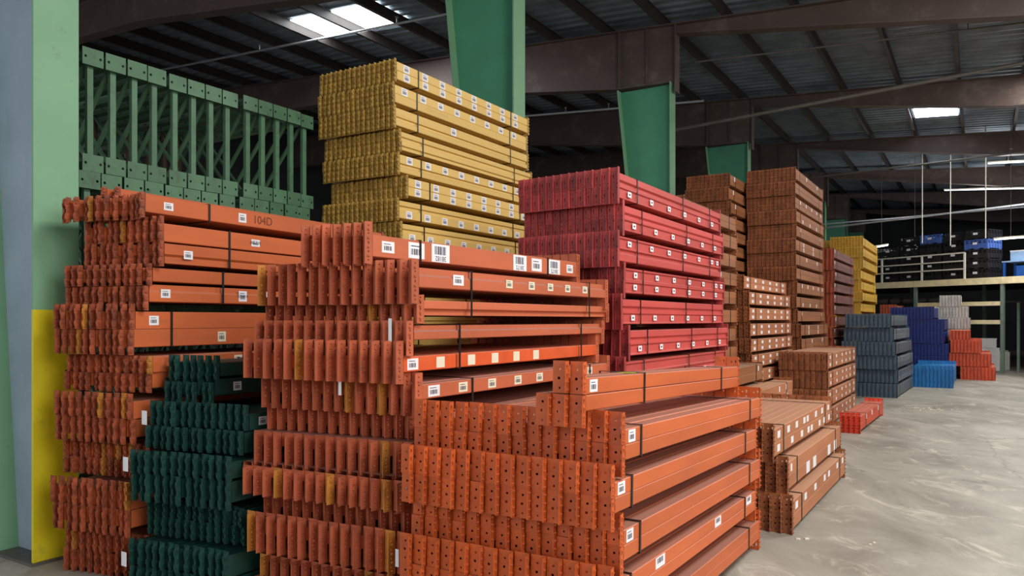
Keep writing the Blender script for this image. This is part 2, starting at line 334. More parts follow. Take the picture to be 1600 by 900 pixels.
def bundle(name, label, cat, group, origin, theta, tilt, layers, w, L, kind, mb_, mp, skew=0, lod=1, straps=(.12, .85), stick=None, odd=None, jit=.006):
    """one strapped bundle. layers: (n, x_off, du, beam_bottom, beam_h, conn_bottom, conn_h, profile); x to the right, y away, z up, from the pile's near right corner"""
    zmin = min(l[5] for l in layers)
    R = Matrix.Rotation(-theta, 4, 'Z') @ Matrix.Rotation(-tilt, 4, 'X')
    root = thing(name, label, cat, group, Vector(origin)+(R @ Vector((0, 0, zmin))), (-tilt, 0, -theta))
    outer = []
    for li, (n, xo, du, zb, hb, zc, hc, prof) in enumerate(layers):
        prev = None
        for j in range(n):
            x = xo-(j+.5)*w; y = du-skew*j*w+random.uniform(-jit, jit)
            pm = mp if not odd or random.random() > odd[1] else odd[0]
            dz = random.uniform(-.0015, .0015) if li == 0 else 0
            if lod == 2: merge = ((kind, hc, zc-zb, pm, False), (kind, hc, zc-zb, pm, True))
            elif lod == 1: merge = ((kind, hc, zc-zb, mp, True),)
            else: merge = ()
            b = link('beam', beam_mesh(prof, w, hb, L, mb_ if not isinstance(mb_, tuple) else mb_[li % len(mb_)], merge), root, (x, y, zb-zmin+dz))
            if lod < 2: link('end_connector', conn_mesh(kind, w, hc, pm, False), b, (0, 0, zc-zb))
            if lod < 1: link('end_connector', conn_mesh(kind, w, hc, mp, True), b, (0, L, zc-zb))
            if j == 0: outer.append(b)
    if straps:
        x1 = max(l[1] for l in layers); x0 = min(l[1]-l[0]*w for l in layers)
        zt = max(l[3]+l[4] for l in layers)-zmin+.003; zl = min(l[3] for l in layers)-zmin-.003; du = max(l[2] for l in layers)
        for s in straps:
            mb = MB(); t = .003; y0 = du+L*s; y1 = y0+.016; x0_, x1_ = x0-.001, x1+.0012
            mb.box(x0_-t, x1_+t, y0, y1, zt, zt+t, 'strap_black'); mb.box(x0_-t, x1_+t, y0, y1, zl-t, zl, 'strap_black')
            mb.box(x0_-t, x0_, y0, y1, zl-t, zt+t, 'strap_black'); mb.box(x1_, x1_+t, y0, y1, zl-t, zt+t, 'strap_black')
            mb.obj('strap', root)
    for s in stick or ():
        li, pos, sw, sh, k = s
        hb = layers[li][4]; b = outer[li]; sh = min(sh, hb*.92)
        for p in pos:
            link('label_sticker', sticker_mesh(sw, sh, k), b, (w*.486, L*p, (hb-sh)*.5))
    return root, outer

def flip(z0, n, hb, Hc, du=0, xo=0, profs=('box', 'box'), pitch=None):
    """two layers lying face to face: lower connectors hang down to z0, upper ones stand up"""
    if pitch: Hc = min(Hc, pitch-hb-.007)
    return [(n, xo, du, z0+Hc, hb, z0+Hc, Hc, profs[0]), (n, xo, du, z0+Hc-hb, hb, z0, Hc, profs[1])]
def pile(key, cat, corner, theta_deg, L, n, w, pitch, hb, Hc, count, kind, mb_, mp, desc, group, skew=0, tilt=0, stag=.06, z_base=0, lod=1, xj=0, uj=.01, stick=None, profs=('box', 'box'),
         straps=(.12, .85), odd=None, xo=None, du=None, ns=None, colour=''):
    """a pile of `count` strapped bundles, from the floor up"""
    rnd = random.Random(hash(desc) % 1000 if False else len(desc)*31+count)
    res = []
    for k in range(count):
        i = count-1-k
        d = (stag if k % 2 == 0 else 0)+rnd.uniform(-uj, uj) if du is None else du[i]
        x = rnd.uniform(-xj, xj) if xo is None else xo[i]
        nn = n if ns is None else ns[i]
        pr = profs[i % len(profs)] if isinstance(profs[0], tuple) else profs
        st = stick(i) if callable(stick) else stick
        lay = flip(z_base+k*pitch, nn, hb, Hc if lod < 2 else min(Hc, pitch/2-.002), d, x, pr, pitch)
        res.append(bundle(key, '%s, %s %s' % (colour, ordinal(i, count), desc), cat, group, (*corner, 0), math.radians(theta_deg), tilt, lay, w, L, kind, mb_, mp, skew, lod, straps, st, odd))
    return res

# ================================================================== THE BUILDING
RZ = lambda v: 7.76-.066*(v+5.4)                       # underside of the purlins
def uvbox(mb, u0, u1, v0, v1, z0, z1, m):              # box in row coordinates
    c = [P(u, v) for u, v in ((u0, v0), (u0, v1), (u1, v1), (u1, v0))]
    vs = [(p.x, p.y, z0) for p in c]+[(p.x, p.y, z1) for p in c]
    mb.add(vs, [(0, 1, 2, 3)[::-1], (4, 5, 6, 7), (0, 1, 5, 4), (1, 2, 6, 5), (2, 3, 7, 6), (3, 0, 4, 7)], m)
mb = MB(); uvbox(mb, -9, 50, -24, 16, -.2, 0, 'concrete'); tag(mb.obj('floor'), 'dusty grey concrete warehouse floor with pale scuffs and tyre marks', kind='structure')
mb = MB(); uvbox(mb, 49.6, 50, -24, 14, 0, 10, 'wall_metal'); tag(mb.obj('wall_back'), kind='structure')
mb = MB(); uvbox(mb, -2, 49.6, -24.2, -24, 0, 10, 'wall_metal'); tag(mb.obj('wall_left'), kind='structure')
mb = MB(); uvbox(mb, 6, 49.6, 14, 14.2, 0, 10, 'wall_metal'); tag(mb.obj('wall_right'), kind='structure')  # out of view; put in to darken the far end of the hall
# corrugated roof deck, ribs running across the purlins
mb = MB(); vs = []; fs = []; u = -7.0; prof = []
while u < 50: prof += [(u, 0), (u+.07, 0), (u+.10, .045), (u+.27, .045)]; u += .30
for u, h in prof:
    for v in (-24, 14): p = P(u, v); vs.append((p.x, p.y, RZ(v)+.225+h))
for i in range(len(prof)-1): fs.append((2*i, 2*i+1, 2*i+3, 2*i+2))
mb.add(vs, fs, 'deck_metal')
vs2 = [(x, y, z+.05) for x, y, z in (vs[0], vs[1], vs[-1], vs[-2])]; mb.add(vs2, [(0, 1, 2, 3)], 'deck_metal')
tag(mb.obj('ceiling'), 'dark corrugated steel roof deck', kind='structure')
pv = [-22.5+1.3*i for i in range(28)]
for v in pv:
    mb = MB(); z = RZ(v); a, b = P(-6.5, v), P(49.5, v)
    mb.bar((a.x, a.y, z+.11), (b.x, b.y, z+.11), .012, .21, 'purlin_brown')
    mb.bar((a.x, a.y, z+.006), (b.x, b.y, z+.006), .075, .012, 'purlin_brown'); mb.bar((a.x, a.y, z+.214), (b.x, b.y, z+.214), .075, .012, 'purlin_brown')
    tag(mb.obj('trim_purlin'), kind='structure')
UK = [2.77+6.15*k for k in range(8)]
def poly_uv(mb, u0, u1, pts, m):                        # polygon in (v,z), thickness u0..u1
    n = len(pts); vs = []
    for u in (u0, u1):
        for v, z in pts: p = P(u, v); vs.append((p.x, p.y, z))
    mb.add(vs, [tuple(range(n)), tuple(range(2*n-1, n-1, -1))]+[(i, n+i, n+(i+1) % n, (i+1) % n) for i in range(n)], m)
V0 = -5.4
LB = [(V0-.02, 6.56), (V0-1.2, 6.60), (V0-4.1, 6.97), (V0-8.6, 7.55), (V0-11.1, 7.66), (V0-18, 7.75)]
RB = [(V0+.1, 7.55), (V0+6.0, 6.66), (V0+9.5, 6.5), (V0+14, 5.9), (V0+19, 5.8)]
for k, u in enumerate(UK):
    mb = MB()
    poly_uv(mb, u-.008, u+.008, LB[::-1]+[(V0+.1, 6.5), (V0+.1, RZ(V0))]+[(V0-18, RZ(V0-18))], 'girder_brown')
    poly_uv(mb, u-.008, u+.008, [(V0+.1, RZ(V0))]+RB+[(V0+19, RZ(V0+19))], 'girder_brown')
    for pts in (LB, RB):
        for (va, za), (vb, zb) in zip(pts, pts[1:]):
            a, b = P(u, va), P(u, vb); mb.bar((a.x, a.y, za), (b.x, b.y, zb), .26, .02, 'girder_brown')
    a, b = P(u, V0-18), P(u, V0+19); mb.bar((a.x, a.y, RZ(V0-18)-.01), (b.x, b.y, RZ(V0+19)-.01), .26, .02, 'girder_brown')
    for v, z0 in ((V0-1.15, 6.6), (V0+.1, 6.35), (V0-.55, 6.58)):
        a = P(u, v); w_ = .24 if v != V0-.55 else .12
        mb.bar((a.x, a.y, z0), (a.x, a.y, RZ(v)), w_, .02, 'girder_brown', up=(DX, DY, 0)) if False else uvbox(mb, u-w_/2, u+w_/2, v-.01, v+.01, z0, RZ(v), 'girder_brown')
    tag(mb.obj('roof_girder'), 'dark brown tapered steel roof girder', kind='structure')
    mb = MB(); wt, wb_ = 1.16, .48                      # tapered column: right flange upright, left flange leaning
    web = 'column_web_daylit' if k == 0 else 'column_web_shaded'
    if k == 0:
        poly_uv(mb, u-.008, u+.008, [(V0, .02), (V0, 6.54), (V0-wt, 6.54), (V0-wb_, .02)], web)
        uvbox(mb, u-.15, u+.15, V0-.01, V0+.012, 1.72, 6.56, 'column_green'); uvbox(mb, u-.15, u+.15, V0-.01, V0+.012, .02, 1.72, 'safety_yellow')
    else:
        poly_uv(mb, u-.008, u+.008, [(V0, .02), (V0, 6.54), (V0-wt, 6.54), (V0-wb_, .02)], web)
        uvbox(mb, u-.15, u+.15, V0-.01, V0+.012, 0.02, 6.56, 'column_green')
    for (va, za), (vb, zb) in [((V0-wb_, .02), (V0-wt, 6.56))]:
        a, b = P(u, va), P(u, vb); d = DX, DY
        vs = []
        for (pv_, z_) in ((va, za), (vb, zb)):
            for uu, dv in ((u-.15, -.02), (u+.15, -.02), (u+.15, 0), (u-.15, 0)): q = P(uu, pv_+dv); vs.append((q.x, q.y, z_))
        mb.add(vs, [(0, 1, 2, 3), (7, 6, 5, 4), (0, 4, 5, 1), (1, 5, 6, 2), (2, 6, 7, 3), (3, 7, 4, 0)], 'column_green')
    uvbox(mb, u-.17, u+.17, V0-wb_-.04, V0+.03, 0, .02, 'pipe_dark')
    tag(mb.obj('steel_column'), 'green tapered steel column with a yellow painted foot' if k == 0 else 'green tapered steel column holding up the roof girder', kind='structure')
# skylights
def skylight(i, u0, u1, v0, v1):
    mb = MB(); c = [(u0, v0), (u0, v1), (u1, v1), (u1, v0)]; vs = []
    for d in (0, .02):
        for u, v in c: p = P(u, v); vs.append((p.x, p.y, RZ(v)+.195+d))
    mb.add(vs, [(0, 1, 2, 3), (7, 6, 5, 4), (0, 4, 5, 1), (1, 5, 6, 2), (2, 6, 7, 3), (3, 7, 4, 0)], 'skylight')
    tag(mb.obj('window_%d' % i), 'bright translucent skylight panel in the roof deck', kind='structure')
skylight(1, 12.0, 13.15, -13.36, -12.14); skylight(2, 12.0, 13.15, -12.06, -10.84); skylight(3, 24.6, 25.6, -1.6, -.5)

# pipes under the roof
def pipe(label, pts, r, m='pipe_silver', drops=(), name='sprinkler_pipe', cat='pipe', group='pipes under the roof'):
    mb = MB()
    for a, b in zip(pts, pts[1:]): mb.tube(a, b, r, m)
    o = tag(mb.obj(name), label, cat, group, 'thing')
    a, b = Vector(pts[0]), Vector(pts[-1])
    for t in drops:
        p = a.lerp(b, t); q = MB(); q.tube(p, p+Vector((0, 0, .13)), r*.5, m, 6); q.box(p.x-.03, p.x+.03, p.y-.03, p.y+.03, p.z+.13, p.z+.14, m); q.obj('sprinkler_head', o)
    return o
def pv3(u, v, z): q = P(u, v); return Vector((q.x, q.y, z))
pipe('thin sprinkler pipe passing left of the roof skylight, nearest the front left column', [pv3(9.7, -20, 8.35), pv3(9.7, -6, 7.45)], .022, drops=(.3, .55, .62, .9))
pipe('thin silver sprinkler pipe running behind the yellow beam pile', [pv3(12.0, -20, 8.3), pv3(12.0, 8, 6.75)], .026, drops=(.2, .35, .42, .5, .58, .66, .75))
pipe('silver sprinkler pipe showing between the first two roof-high columns', [pv3(17.8, -18, 7.75), pv3(17.8, -5.6, 6.9)], .03, drops=(.5, .7, .8))
pipe('grey pipe crossing in front of the third column girder, rising to the right', [pv3(17, -7.2, 6.02), pv3(17, 4, 6.62)], .04, 'pipe_dark')
pipe('dark sprinkler pipe beneath the second girder right of its column', [pv3(15.9, -5.2, 7.2), pv3(15.9, 6, 6.5)], .02, 'pipe_dark', drops=(.2, .45))
pipe('long thin pipe under the roof right of the tallest brown pile', [pv3(26, -7, 6.2), pv3(26, 6, 6.6)], .03, 'pipe_dark', drops=(.4, .6, .8))
pipe('silver pipe high above the slate beam pile', [pv3(30, -6, 5.0), pv3(30, 6, 5.75)], .035)
pipe('bright pipe crossing above the mezzanine crates', [pv3(33, -6.5, 5.55), pv3(33, 8, 5.9)], .03)
for (x, y0, y1, Y) in ((1441, 305, 380, 25.2), (1485, 303, 384, 24.3), (1540, 303, 372, 23.3)):
    X = (x-800)/F*Y; zf = lambda y: EYE+(HOR-y)*Y/F
    pipe({1441: 'thin hanging rod above the crates, leftmost of three', 1485: 'white hanging conduit above the blue crate', 1540: 'white hanging conduit above the tallest crate stack'}[x],
         [(X, Y, zf(y1)), (X, Y, RZ(DY*X-DX*Y)+.222)], .016, 'rail_white', name='hanging_conduit', cat='conduit', group='hanging conduits over the mezzanine')
def strip_light(px0, py0, px1, py1, Y0, Y1, label):
    a = Vector(((px0-800)/F*Y0, Y0, EYE+(HOR-py0)*Y0/F)); b = Vector(((px1-800)/F*Y1, Y1, EYE+(HOR-py1)*Y1/F))
    o = thing('strip_light', label, 'light', 'strip lights', a)
    mb = MB(); mb.bar(Vector((0, 0, .03)), b-a+Vector((0, 0, .03)), .10, .04, 'rail_white'); mb.obj('housing', o)
    mb = MB(); mb.tube(Vector((0, 0, -.01)), b-a+Vector((0, 0, -.01)), .016, 'tube_light'); mb.obj('tube', o)
    pl = bpy.data.lights.new('strip_light_glow', 'POINT'); pl.energy = 50; pl.shadow_soft_size = .5; po = bpy.data.objects.new('strip_light_glow', pl); COL.objects.link(po); po.location = (a+b)/2+Vector((0, 0, -.25))
    mb = MB(); mb.tube((b-a)*.5+Vector((0, 0, .05)), (b-a)*.5+Vector((0, 0, RZ(DY*(a.x+b.x)/2-DX*(a.y+b.y)/2)+.222-a.z)), .006, 'pipe_dark'); mb.obj('hanger', o)
strip_light(1554, 374, 1606, 370, 22.8, 21.7, 'white strip light over the light blue boxes on the mezzanine')
strip_light(1418, 379, 1441, 379, 28, 27.6, 'short white strip light over the black crates, second from the left')
strip_light(1368, 386, 1387, 383, 29, 28.5, 'small white strip light beside the far yellow pile')
strip_light(1476, 297, 1604, 294, 30, 27, 'long strip light high under the far girders')
strip_light(1544, 255, 1608, 252, 24, 23, 'strip light nearest the top right under the fourth girder')

# ================================================================== THE BEAM PILES
def wpos(xpx, Y): return ((xpx-800)/F*Y, Y)
ang = math.radians
ROW = 31.7
# ---- front right pile of bright orange beams (riveted connectors)
GA = 'strapped bundles of the front right orange pile'
A0 = (.477, 3.27); tiltA = math.radians(1.9); LA = 2.50; wA = .0805
def stA(i):
    return {0: [(0, (.015,), .08, .055, 'bars')], 1: [(0, (.012,), .08, .055, 'bars')], 2: [(0, (.012,), .08, .055, 'bars')], 3: [(0, (.012, .20, .60, .90), .13, .055, 'code')], 4: [(0, (.012,), .08, .055, 'bars')]}[i]
for k in range(5):
    i = 4-k
    lay = flip(k*.219+.086, 14, .068, .143, 0 if k % 2 == 0 else -.08, 0 if k % 2 == 0 else -.01)
    r, o = bundle('beam_bundle', 'bright orange beam bundle, %s of five in the front right pile' % ordinal(i, 5), 'beam bundle', GA, (*A0, 0), ang(31.1), tiltA, lay, wA, LA, 'rivet',
                  ('orange_paint', 'orange_paint'), 'orange_plate', skew=.05, lod=0, straps=(.07, .88), stick=stA(i))
    if k == 1:                                          # chalk mark: 88 in a ring
        r['kind'] = 'thing'
        mbk = MB(); nn = 20
        for a_ in range(nn):
            t0, t1 = 2*math.pi*a_/nn, 2*math.pi*(a_+1)/nn
            q = [(math.cos(t0)*.024, math.sin(t0)*.024), (math.cos(t1)*.024, math.sin(t1)*.024), (math.cos(t1)*.021, math.sin(t1)*.021), (math.cos(t0)*.021, math.sin(t0)*.021)]
            mbk.add([(x_, 0, z_) for x_, z_ in q]+[(x_, -.0006, z_) for x_, z_ in q], [(0, 1, 2, 3), (7, 6, 5, 4), (0, 4, 5, 1), (2, 6, 7, 3)], 'chalk')
        mk = mbk.obj('chalk_mark', r, loc=(-2.62*wA, .08-.05*2*wA-.0125 if False else -.05*2*wA-.0125, .075))
        tx = text_part('88', .026, mk, (0, -.0002, 0), 'chalk', name='chalk_number'); tx.rotation_euler = (math.pi/2, 0, 0)
R30 = Matrix.Rotation(-ang(31.1), 4, 'Z')
c = Vector((*A0, 0))+R30 @ Vector((-.135, -.06, 0))
zt = 4*.219+.086+2*.143+.004
lay = [(2, 0, -.06, zt+.073, .073, zt+.073, .143, 'box'), (3, 0, -.06, zt, .070, zt+.070-.143, .143, 'box')]
bundle('beam_bundle', 'narrow orange beam bundle lying alone on top of the front right pile', 'beam bundle', GA, c, ang(31.2), tiltA, lay, .082, 2.5, 'rivet', 'orange_paint', 'orange_plate', lod=0, straps=(.27, .83), stick=[(0, (.012,), .08, .055, 'bars')])
# yellow green tag and a crumpled white paper
mb = MB(); mb.box(0, .075, 0, .11, 0, .0015, 'yellow_green_paper')
tag(mb.obj('paper_tag', loc=P(0, 0)+c+R30 @ Vector((-.115, .60, 1.381)) , rot=(-tiltA, 0, -ang(31.2))), 'yellow-green paper tag lying on the narrow top bundle', 'paper tag', kind='thing')
bm = bmesh.new(); bmesh.ops.create_icosphere(bm, subdivisions=3, radius=.045)
for v in bm.verts:
    v.co *= 1+random.uniform(-.22, .22); v.co.z *= .7
me = bpy.data.meshes.new('crumpled_paper'); bm.to_mesh(me); bm.free(); me.materials.append(MATS['paper_white'])
tag(link('crumpled_paper', me, None, Vector((*A0, 0))+R30 @ Vector((-.36, 2.36, 1.215))), 'crumpled white paper stuck at the far end of the front right pile', 'paper', kind='thing')

# ---- front middle pile of salmon orange beams (punched connectors)
GB = 'strapped bundles of the tall front middle salmon pile'
B0 = (-.483, 3.93); LB_ = 2.30; wB = .073; nB = 15
CR = 'cream'
BL = [
 ([(nB, 0, 0, 1.82, .105, 1.733, .235, 'step_top'), (nB, -.025, .075, 1.675, .08, 1.63, .155, 'step_low')], [(0, (.13,), .10, .058, 'bars'), (0, (.37, .49, .60, .71, .83), .075, .05, CR)], 'with small cream labels, second from the top'),
 ([(nB, -.03, 0, 1.545, .075, 1.462, .185, 'step_top'), (nB, -.05, -.06, 1.378, .08, 1.318, .225, 'box')], [(1, (.012,), .09, .06, 'bars'), (1, (.12, .25, .36, .47, .58), .075, .06, 'plain')], 'with a bright lower beam, third from the top'),
 ([(nB, 0, .03, 1.233, .08, 1.143, .233, 'box'), (nB, -.015, .085, 1.05, .08, 1.012, .145, 'box')], [(0, (.02,), .10, .06, 'bars'), (0, (.14, .27, .40, .52, .85), .085, .055, CR)], 'with five cream labels, fourth from the top'),
 ([(nB, -.03, 0, .925, .08, .82, .187, 'box'), (nB, -.05, -.06, .755, .08, .655, .16, 'box')], [(0, (.01,), .08, .06, 'bars')], 'fifth from the top'),
 ([(nB, -.015, .05, .56, .08, .515, .215, 'box')], [], 'a thin one, third from the floor'),
 ([(nB, -.02, -.06, .43, .075, .335, .22, 'box')], [(0, (.01,), .07, .07, 'bars')], 'a thin one, second from the floor'),
 ([(nB, -.01, .03, .245, .08, .165, .12, 'box'), (nB, -.02, -.05, .10, .06, 0, .16, 'box')], [], 'bottom one'),
]
for q, (lay, st, txt) in enumerate(BL):
    st = [s if s[4] != 'plain' else (s[0], s[1], s[2], s[3], 'cream_plain') for s in st]
    r, o = bundle('beam_bundle', 'salmon bundle %s in the front middle pile' % txt, 'beam bundle', GB, (*B0, 0), ang(ROW), 0, lay, wB, LB_, 'punched', ('salmon_paint', 'fresh_orange' if q == 1 else 'salmon_paint'),
                  'salmon_plate', skew=.12, lod=0 if q < 3 else 1, straps=(.17, .84), stick=st, odd=('ochre_plate', .12 if q > 2 else .03))
    for qq, jx, zz, hh in ((1, 1.5, .22, .12), (2, 6.6, .23, .11), (3, 0.25, .11, .05), (5, .4, .06, .09)):
        if q == qq:
            mbp = MB(); mbp.box(0, .022, -.001, 0, 0, hh, 'paper_white'); mbp.obj('torn_label', r, loc=(lay[0][1]-jx*wB, lay[0][2]-.12*jx*wB-.067, zz))
lay = [(7, 0, 0, 1.984, .118, 1.942, .228, 'box')]
c = Vector((*B0, 0))+Matrix.Rotation(-ang(ROW), 4, 'Z') @ Vector((-.250, -.075, 0))
r, o = bundle('beam_bundle', 'topmost salmon beam bundle, seven wide with large barcode labels, in the front middle pile', 'beam bundle', GB, c, ang(ROW+1), 0, lay, wB*.97, 2.30, 'punched', 'salmon_paint', 'salmon_plate', skew=.1, lod=0,
              straps=(.165, .80), stick=[(0, (.03, .93), .10, .062, 'bars'), (0, (.125, .705), .14, .09, 'bars'), (0, (.215, .60, .81), .17, .106, 'code')])
for p_, s_ in ((.215, '38182'), (.60, '38172'), (.81, '38172')):
    text_part(s_, .042, o[0], (wB*.97*.486+.0016, 2.30*p_+.085, .118*.24), 'ink', flip=True)

# ---- front left rusty orange pile (hooked connectors)
GG = 'strapped bundles of the front left rusty pile'
G0 = (-2.272, 4.762); LG = 2.40; wG = .062; nG = 12
GL = [
 ([(nG, 0, -.02, 2.325, .11, 2.29, .16, 'box')], [(0, (.055,), .07, .05, 'bars'), (0, (.31,), .07, .065, 'bars')], 'topmost, marked 104D'),
 ([(nG-1, .05, .06, 2.148, .115, 2.15, .16, 'box'), (nG-1, .05, .06, 2.012, .125, 1.99, .16, 'step_low')], [(0, (.30,), .08, .05, 'bars'), (1, (.06,), .07, .055, 'bars')], 'second from the top'),
 ([(nG, 0, 0, 1.895, .087, 1.87, .138, 'box'), (nG, -.01, 0, 1.765, .11, 1.71, .155, 'step_top')], [(1, (.035, ), .07, .055, 'bars'), (1, (.30, .385), .075, .075, 'bars')], 'third from the top'),
 ([(nG-1, -.06, -.08, 1.592, .112, 1.592, .16, 'box'), (nG-1, -.06, -.08, 1.478, .112, 1.43, .16, 'box')], [(0, (.04,), .07, .06, 'bars'), (1, (.27,), .07, .07, CR)], 'fourth from the top'),
 ([(nG, .02, 0, 1.32, .10, 1.31, .115, 'box'), (nG, 0, 0, 1.22, .10, 1.19, .12, 'box')], [(0, (.27,), .07, .07, CR)], 'fifth from the top'),
 ([(nG-1, -.05, -.08, 1.03, .11, 1.03, .16, 'box'), (nG-1, -.05, -.08, .915, .11, .87, .16, 'box')], [], 'sixth from the top'),
 ([(nG, 0, 0, .755, .10, .755, .11, 'box'), (nG, 0, 0, .65, .10, .645, .11, 'box')], [], 'third from the floor'),
 ([(nG-1, -.05, -.10, .47, .11, .47, .17, 'box'), (nG-1, -.05, -.10, .355, .11, .30, .17, 'box')], [], 'second from the floor'),
 ([(nG, 0, 0, .15, .12, .145, .145, 'box'), (nG, 0, 0, .02, .12, 0, .145, 'box')], [], 'bottom one'),
]
for q, (lay, st, txt) in enumerate(GL):
    r, o = bundle('beam_bundle', 'rusty orange beam bundle, %s in the front left pile' % txt, 'beam bundle', GG, (*G0, 0), ang(27.5), 0, lay, wG, LG, 'hooked', 'rusty_orange_paint', 'rusty_orange_plate',
                  skew=.13, lod=1, straps=((.19,), (.21,), (.23,), (.11,), (.3,), (.2,), (.2,), (.2,), (.2,))[q], stick=st, odd=('ochre_plate', .07), jit=.012 if q else .03)
    if q == 1: text_part('006-870', .030, o[0], (wG*.486+.0018, LG*.316, .0575), 'ink')
    if q == 0: text_part('104D', .085, o[0], (wG*.486+.001, LG*.405, .055), 'ink_brown', name='handwritten_mark')
    if q == 2: text_part('A5041A', .030, o[1], (wG*.486+.0018, LG*.315, .055), 'ink', name='lettering')
for dx, dy, rz in ((-.36, .02, .25), (-.44, -.02, .1)):      # loose beams lying crooked on top of the pile
    b = link('loose_beam', beam_mesh('box', wG, .05, 2.3, 'rusty_orange_paint', (('hooked', .06, 0, 'rusty_orange_plate', False), ('hooked', .06, 0, 'rusty_orange_plate', True))), None,
             Vector((*G0, 2.458))+Matrix.Rotation(-ang(27.5), 4, 'Z') @ Vector((dx, dy, 0)), (0, 0, -ang(27.5)))
    tag(b, 'loose rusty beam on top of the front left pile, the one nearer the %s' % ('aisle' if dx > -.4 else 'yellow-footed column'), 'beam', 'loose beams on the front left pile', 'thing')

# ---- front dark green pile
GH = 'strapped bundles of the dark green pile'
H0 = (-1.570, 4.396); LH = 2.3; wH = .0582
HL = [
 ([(7, -.34, .10, 1.30, .085, 1.265, .165, 'box'), (7, -.33, .06, 1.185, .10, 1.10, .165, 'box')], [(1, (.06,), .06, .055, 'bars')], 'topmost, with a grey strap', (.2,)),
 ([(13, 0, .05, 1.0, .10, 1.0, .15, 'box'), (13, 0, .02, .87, .12, .86, .14, 'box')], [(0, (.03,), .06, .05, 'bars')], 'second from the top', ()),
 ([(13, 0, -.07, .735, .10, .725, .14, 'box'), (13, 0, -.07, .60, .12, .555, .17, 'box')], [], 'third from the top', ()),
 ([(13, .0, .03, .44, .10, .44, .11, 'box'), (13, .0, .03, .335, .10, .33, .11, 'box')], [], 'second from the floor', ()),
 ([(13, 0, -.08, .17, .13, .165, .16, 'box'), (13, 0, -.08, .03, .13, 0, .16, 'box')], [], 'bottom one', ()),
]
for q, (lay, st, txt, stp) in enumerate(HL):
    r, o = bundle('beam_bundle', 'dark green beam bundle, %s in the dark green pile' % txt, 'beam bundle', GH, (*H0, 0), ang(ROW), 0, lay, wH, LH, 'hooked', 'dark_green_paint', 'dark_green_paint', skew=.2, lod=1,
                  straps=stp, stick=st, jit=.012)
    if q in (1, 2, 4):          # white tag stuck flat on the leftmost connector
        mb = MB(); mb.box(0, .05, -.002, 0, 0, .085, 'paper_white'); n_ = lay[0][0]
        mb.obj('paper_label', r, loc=(lay[0][1]-n_*wH+.035, lay[0][2]-.2*(n_-1)*wH-.075, lay[0][3]-lay[1][5]+.01))

# ---- yellow pile behind
GE = 'strapped bundles of the tall yellow pile'
E0 = wpos(620, 7.0)
many = tuple(.04+.118*i for i in range(8))
def stE(i):
    if i in (0,): return [(0, many, .09, .07, 'bars'), (1, many, .09, .07, 'bars')]
    if i in (1, 4): return [(0, many, .09, .07, 'bars')]
    if i == 2: return [(0, (.36,), .09, .08, 'bars')]
    if i == 5: return [(0, many, .09, .07, 'bars'), (1, many, .09, .07, 'bars')]
    if i in (6, 7): return [(1, many, .09, .07, 'bars')]
    return []
uE = [0, -.01, -.01, .05, .03, .10, .02, .05]+[.03, .0, .04]*4; xE = [0, -.01, 0, .015, .01, .06, .015, .03]+[.02, .0, .04]*4
pile('beam_bundle', 'beam bundle', E0, ROW, 2.38, 16, .061, .2145, .082, .106, 19, 'hooked', 'yellow_paint', 'yellow_plate', 'in the tall yellow pile', GE, skew=.02, lod=1, stick=stE, du=uE, xo=xE,
     profs=[('box', 'box'), ('box', 'box'), ('box', 'step_top'), ('step_low', 'step_low'), ('box', 'step_top'), ('box', 'box'), ('step_low', 'box'), ('step_low', 'box')], straps=(.13, .84), colour='yellow beam bundle' )

# ---- red pile
GC = 'strapped bundles of the red pile'
C0 = wpos(968, 6.05)
six = (.06, .24, .40, .56, .72, .88)
def stC(i): return [(1, six, .075, .045, 'dot')] if i in (0, 1, 4, 5, 6) else ([(0, six+(.95,), .075, .045, 'dot')]+([(1, six, .075, .045, 'dot')] if i == 3 else []))
uC = [0, .08]*6; xC = [0, .01, 0, .02, .03, .06, .06]+[.06]*5
pile('beam_bundle', 'beam bundle', C0, ROW, 2.76, 13, .077, .2535, .100, .150, 11, 'slotted', 'red_paint', 'red_plate', 'in the red pile', GC, skew=-.10, lod=1, stick=stC, du=uC, xo=xC,
     profs=[('step_low', 'channel_up'), ('step_low', 'channel_up'), ('channel_up', 'step_top'), ('channel_up', 'channel_up')], straps=(.13, .55, .86), z_base=.05, colour='red beam bundle')

# ---- piles further along the aisle
C2 = P(8.74, -2.974); three = (.35, .6)
pile('beam_bundle', 'beam bundle', (C2.x, C2.y), ROW, 2.2, 8, .08, .262, .086, .15, 12, 'hooked', 'brown_paint', 'brown_plate', 'in the pile right behind the red one', 'strapped bundles of the light brown pile behind the red one', lod=2, stag=.05,
     stick=[(0, (.6, ), .12, .06, 'plain')], colour='light brown beam bundle')
pile('beam_bundle', 'beam bundle', wpos(1163, 11.0), ROW, 2.76, 9, .08, .232, .090, .125, 10, 'hooked', 'tan_orange_paint', 'brown_plate', 'in the many-stickered pile', 'strapped bundles of the many-stickered pile', lod=2, stag=.05,
     stick=[(0, tuple(.05+.17*i for i in range(6)), .11, .045, 'plain'), (1, tuple(.05+.17*i for i in range(6)), .11, .045, 'plain')], colour='orange brown beam bundle', xo=[.0, .06, .08, .08, .1, .1, .1, .08, .08, .08])
stD = lambda i: [[(0, (.35, .75), .07, .075, 'plain')], [], [(0, (.15, .35, .55, .75, .92), .07, .07, 'plain')], [(1, (.2, .45, .7), .07, .07, 'plain')], [(0, (.12, .85), .07, .07, 'plain')], [(0, (.25, .6), .06, .08, 'plain'), (1, (.25, .6), .06, .08, 'plain')]][i % 6]
